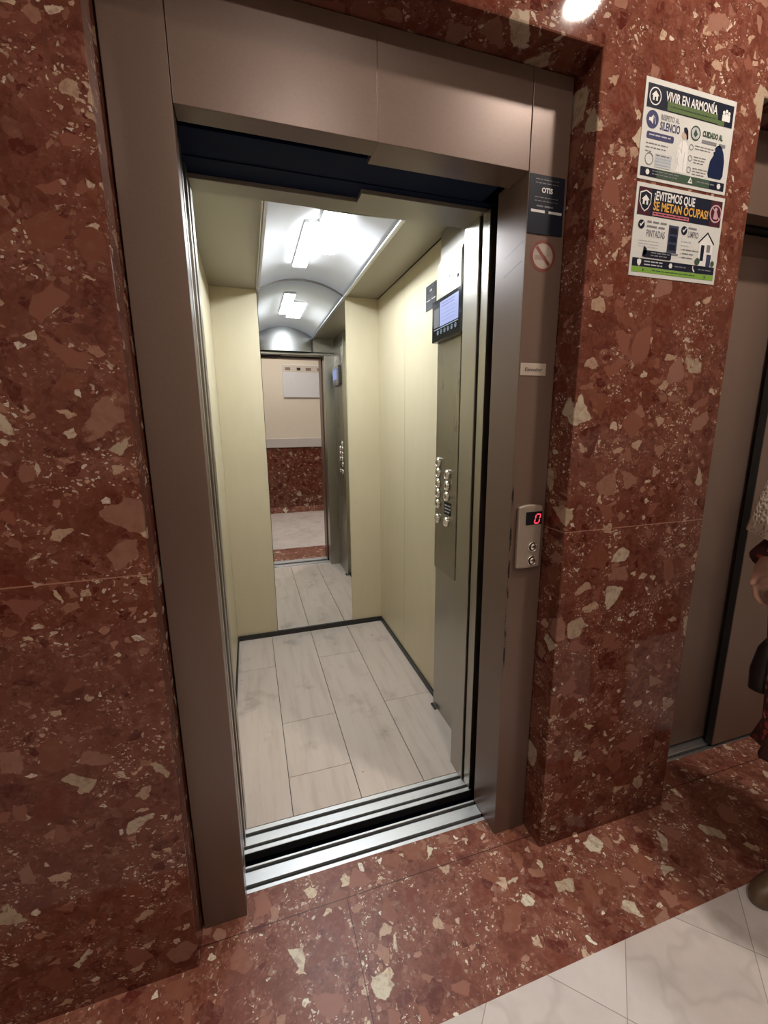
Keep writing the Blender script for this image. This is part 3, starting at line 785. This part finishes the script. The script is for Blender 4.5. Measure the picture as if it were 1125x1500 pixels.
    x, y = U(.73), T(.845); pr.poly([(x - .006, y - .006), (x - .003, y - .007), (x - .003, y - .001), (x + .004, y + .006), (x + .001, y + .008), (x - .005, y + .002)], 'ink_white', 2)
    pr.scrawl(U(.78), U(.95), T(.838), .005, 'ink_grey', 2, 6)
    pr.scrawl(U(.25), U(.75), T(.917), .004, 'ink_dgreen', 2, 4); pr.disc(U(.15), T(.925), .003, 'ink_dgreen', 2, 8); pr.disc(U(.87), T(.925), .003, 'ink_dgreen', 2, 8)
    build('notice', mb, mats, label='lower notice on marble pillar, gold lettering, house drawing and green bottom stripe', category='notice', group='notices on the marble pillar')
notice1(); notice2()

# ------------------------------------------------------------------ WALL FACING THE LIFT
bd = thing('notice_board', (1.03, YB, 1.765), label='white board on the beige wall, seen in the cabin mirror', category='board')
build('panel', MB().box(.645, 1.42, YB - .012, YB + .014, 1.765, 2.235, 0, .004).box(.655, 1.41, YB + .013, YB + .0155, 2.13, 2.225, 1), ['board', 'board_strip'], bd)
for i, (x, wd, m) in enumerate(((.725, .075, 'print_brown'), (.885, .055, 'print_black'), (1.03, .08, 'print_brown'), (1.20, .07, 'print_brown'))):
    build('label_card', box(x - wd / 2, x + wd / 2, YB + .0155, YB + .018, 2.155, 2.195), m, bd)

# lobby downlight, plus two fill lights added to brighten the lobby
def downlight(x, y, r, mat, label):
    t = thing('downlight', (x, y, CEIL), label=label, category='light', group='lobby ceiling downlights')
    build('trim_ring', MB().lathe((x, y, CEIL), (0, 0, -1), [(r + .02, -.001), (r + .02, .004), (r + .004, .009), (r, .004), (r, .001)], 32), 'white_plastic', t)
    build('lens', MB().lathe((x, y, CEIL), (0, 0, -1), [(r - .001, .0005), (r - .001, .006)], 32, 0, False), mat, t)
downlight(1.35, -.71, .055, 'downlight', 'round downlight in the lobby ceiling in front of the marble pillar')
downlight(.45, -1.62, .085, 'downlight_far', 'round downlight in the lobby ceiling nearer the beige wall')
downlight(-1.25, -1.0, .085, 'downlight_left', 'round downlight in the lobby ceiling at the far left')

# ------------------------------------------------------------------ PERSON (mostly beyond the right edge)
BX_, BY_ = 1.46, -.467
def ell(cx, cy, z, a, b, n=40, wav=0, k_=9, ph=0):
    return [(cx + (a + wav * math.sin(k_ * t + ph)) * math.cos(t), cy + (b + wav * math.sin(k_ * t + ph)) * math.sin(t), z) for t in [2 * PI * i / n for i in range(n)]]
def skinned(verts, edges, radii, root=0, sub=2):
    me = bpy.data.meshes.new('sk'); me.from_pydata(verts, edges, [])
    ob = bpy.data.objects.new('sk', me); COL.objects.link(ob)
    ob.modifiers.new('k', 'SKIN').use_smooth_shade = True
    for d, r in zip(me.skin_vertices[0].data, radii):
        d.radius = (r, r) if not isinstance(r, tuple) else r
        d.use_root = False
    me.skin_vertices[0].data[root].use_root = True
    mo = ob.modifiers.new('u', 'SUBSURF'); mo.levels = sub; mo.render_levels = sub
    mo = ob.modifiers.new('r', 'REMESH'); mo.mode = 'VOXEL'; mo.voxel_size = .0055; mo.use_smooth_shade = True
    dg = bpy.context.evaluated_depsgraph_get(); dg.update()
    m2 = bpy.data.meshes.new_from_object(ob.evaluated_get(dg))
    V = [v.co.copy() for v in m2.vertices]; F = [tuple(p.vertices) for p in m2.polygons]
    bpy.data.objects.remove(ob); bpy.data.meshes.remove(me); bpy.data.meshes.remove(m2)
    return V, F
def person():
    V = []; E = []; Rr = []
    def add(p, r, par=None):
        V.append(p); Rr.append(r)
        if par is not None: E.append((par, len(V) - 1))
        return len(V) - 1
    x, y = BX_, BY_
    pel = add((x + .01, y, .86), (.11, .13)); wai = add((x, y, .98), (.095, .115), pel); che = add((x, y, 1.16), (.10, .135), wai)
    nb = add((x + .01, y, 1.31), (.065, .075), che); nk = add((x, y, 1.375), .048, nb); hd_ = add((x - .012, y, 1.45), (.072, .066), nk); ht = add((x - .005, y, 1.53), (.078, .068), hd_); add((x, y, 1.575), .045, ht)
    for s_ in (1, -1):
        sh = add((x + .015, y + s_ * .145, 1.27), .046, che)
        if s_ == 1: el = (x + .05, y + .185, 1.06); wr = (x - .038, y + .178, .992); hn = (x - .058, y + .170, .968); fd = Vector((-.30, -.12, -.93))
        else: el = (x + .035, y - .19, 1.04); wr = (x - .01, y - .19, .83); hn = (x - .02, y - .185, .79); fd = Vector((-.2, 0, -.98))
        um = add(tuple((Vector(V[sh]) + Vector(el)) / 2), .040, sh); e = add(el, .033, um); w1 = add(wr, .023, e); h = add(hn, (.026, .018), w1)
        side = Vector((-.85, 0, .25)).normalized()
        palm = add(tuple(Vector(hn) + fd * .03), (.028, .016), h)
        for k_, L in enumerate((.062, .07, .066, .052) if s_ < 0 else (.050, .056, .053, .043)):
            b0 = Vector(hn) + fd * .05 + side * (.027 - .018 * k_)
            f1 = add(tuple(b0), .0092, palm); f2 = add(tuple(b0 + fd * L * .5 + Vector((.006, -.006 * s_, 0))), .0085, f1)
            add(tuple(b0 + fd * L * .9 + Vector((.018, -.014 * s_, .004))), .0072, f2)
        t1 = add(tuple(Vector(hn) + side * .032 + fd * .012), .0105, h); add(tuple(Vector(hn) + side * .044 + fd * .045), .009, t1)
        hip = add((x + .01, y + s_ * .060, .80), .078, pel); kn = add((x + .05, y + s_ * .050, .46), .050, hip); cf = add((x + .075, y + s_ * .048, .32), .044, kn)
        an = add((x + .085, y + s_ * .048, .085), .030, cf); hl = add((x + .105, y + s_ * .048, .040), .028, an)
        bl_ = add((x + .01, y + s_ * .050, .030), (.032, .020), an); add((x - .03, y + s_ * .050, .026), (.026, .015), bl_)
    Vs, F = skinned(V, E, Rr, 0)
    # face: nose, brow, eye sockets, mouth, chin, ears pressed out of the continuous surface
    fx = min(v.x for v in Vs if v.z > 1.44 and abs(v.y - y) < .03)
    def push(c, rad, vec):
        c = Vector(c); vec = Vector(vec)
        for v in Vs:
            d = (v - c).length
            if d < rad: v += vec * (.5 + .5 * math.cos(PI * d / rad))
    push((fx, y, 1.475), .020, (-.020, 0, -.004)); push((fx, y, 1.495), .016, (-.008, 0, 0))
    for s_ in (1, -1):
        push((fx + .004, y + s_ * .030, 1.508), .018, (.008, 0, 0)); push((fx + .004, y + s_ * .030, 1.528), .018, (-.005, 0, 0))
        push((x, y + s_ * .066, 1.49), .020, (.006, s_ * .016, 0)); push((fx + .008, y + s_ * .04, 1.475), .024, (-.004, s_ * .003, 0))
    push((fx + .006, y, 1.441), .014, (-.007, 0, 0)); push((fx + .006, y, 1.449), .005, (.004, 0, 0)); push((fx + .010, y, 1.415), .026, (-.012, 0, 0))
    root = thing('person', (x, y, 0), label='person in cream crochet shawl and dark red floral dress at right edge', category='person')
    mb = MB(); mb.add(Vs, F, 0, True)
    build('body', mb, 'skin', root)
    # eyes
    for s_ in (1, -1):
        e = MB().lathe((fx + .013, y + s_ * .030, 1.508), (-1, 0, 0), [(.0095, -.004), (.0085, .002), (.005, .0048), (.0048, .005), (.0001, .0055)], 16, 0)
        build('eye', e, 'white_plastic', root)
    # hair
    rings = []
    for z, a, b2, dx in ((1.40, .045, .066, .055), (1.43, .062, .078, .045), (1.48, .075, .086, .030), (1.53, .085, .086, .014), (1.575, .084, .078, .006), (1.60, .066, .060, .005), (1.618, .03, .028, .006)):
        rings.append(ell(x + dx + .006, y, z, a, b2, 44, .0035, 14, z * 9))
    build('hair', MB().loft(rings), 'hair', root)
    # dress
    rings = [ell(x + .01 + max(0, .7 - z) * .13, y, z, a, b2, 48, wv, 8, 1.2) for z, a, b2, wv in
             ((.515, .172, .128, .010), (.56, .166, .128, .008), (.70, .155, .138, .006), (.85, .142, .152, .003), (.98, .118, .135, 0), (1.10, .128, .148, 0), (1.20, .125, .155, 0), (1.29, .09, .12, 0), (1.335, .07, .085, 0))]
    build('dress', MB().loft(rings), 'floral', root)
    fl = [ell(x + .035, y, z, a, b2, 48, wv, 12, .4) for z, a, b2, wv in ((.575, .170, .132, .004), (.545, .180, .136, .009), (.508, .190, .140, .014), (.512, .182, .134, .013))]
    build('dress_hem', MB().loft(fl, cap=False), 'floral', root)
    for s_, el, wr in ((1, (x + .05, y + .185, 1.06), (x - .040, y + .178, .996)), (-1, (x + .035, y - .19, 1.04), (x - .005, y - .19, .86))):
        sh = (x + .015, y + s_ * .120, 1.235)
        mid_ = tuple((Vector(sh) + Vector(el)) / 2)
        build('sleeve', MB().tube([sh, mid_, el, tuple((Vector(el) + Vector(wr)) / 2), wr], [.046, .045, .043, .040, .046], 16), 'floral', root)
    # shawl
    rings = [ell(x, y, z, a, b2, 60, wv, 15, .5) for z, a, b2, wv in
             ((1.078, .176, .236, .005), (1.084, .184, .243, .006), (1.12, .174, .240, .003), (1.20, .152, .226, .001), (1.27, .122, .204, 0), (1.298, .105, .17, 0), (1.315, .085, .125, 0), (1.345, .066, .078, 0))]
    build('shawl', MB().loft(rings, cap=False), 'lace', root)
    for s_ in (1, -1):
        yy = y + s_ * .050
        def foot(z, g):
            return [(x + .030 + (.095 + g) * math.cos(t) * (1 if math.cos(t) < 0 else .98), yy + (.038 + g * .6) * math.sin(t) * (1 - .15 * math.cos(t)), z) for t in [2 * PI * i / 28 for i in range(28)]]
        rg = [foot(0.0, .0), foot(.012, .004), foot(.030, .0), foot(.050, -.012)]
        rg.append([(px + .022, py, .066) for px, py, pz in foot(0, -.034)])
        build('shoe', MB().loft(rg), 'shoe', root)
    bag = thing('handbag', (1.545, -.275, .575), label='black handbag hanging from the arm of the person at right edge', category='bag')
    mb = MB()
    rg = []
    for z, a, b2 in ((.575, .070, .026), (.58, .080, .032), (.64, .082, .036), (.71, .070, .028), (.738, .055, .015)):
        rg.append([(1.562 + a * (abs(math.cos(t)) ** .6) * (1 if math.cos(t) > 0 else -1), -.275 + b2 * (abs(math.sin(t)) ** .7) * (1 if math.sin(t) > 0 else -1), z) for t in [2 * PI * i / 32 for i in range(32)]])
    build('bag_body', mb.loft(rg), 'bag', bag)
    path = [(1.535, -.287, .725), (1.535, -.312, .85), (1.53, -.326, .98), (1.525, -.325, 1.04), (1.525, -.305, 1.085), (1.525, -.282, 1.093), (1.525, -.255, 1.085), (1.525, -.236, 1.04), (1.53, -.236, .98), (1.535, -.248, .85), (1.535, -.263, .725)]
    build('strap', MB().tube(path, .006, 8), 'bag', bag)
person()

# ------------------------------------------------------------------ CAMERA
cam = bpy.data.cameras.new('camera'); co = bpy.data.objects.new('camera', cam); COL.objects.link(co)
cam.sensor_fit = 'VERTICAL'; cam.sensor_height = 36; cam.sensor_width = 27
cam.lens = 626.2218 / 1500 * 36; cam.clip_start = .02
Rm = Matrix(((0.9540806537349419, 0.06825875302707304, -0.2916690741300748),
             (-0.29944130564652405, 0.19112000534877815, -0.9347770044391271),
             (-0.008062917673584467, 0.9791904238658955, 0.20278338977321822)))
mw = Rm.to_4x4(); mw.translation = Vector((0.09479985, -1.03542348, 1.36926837))
co.matrix_world = mw
SC.camera = co
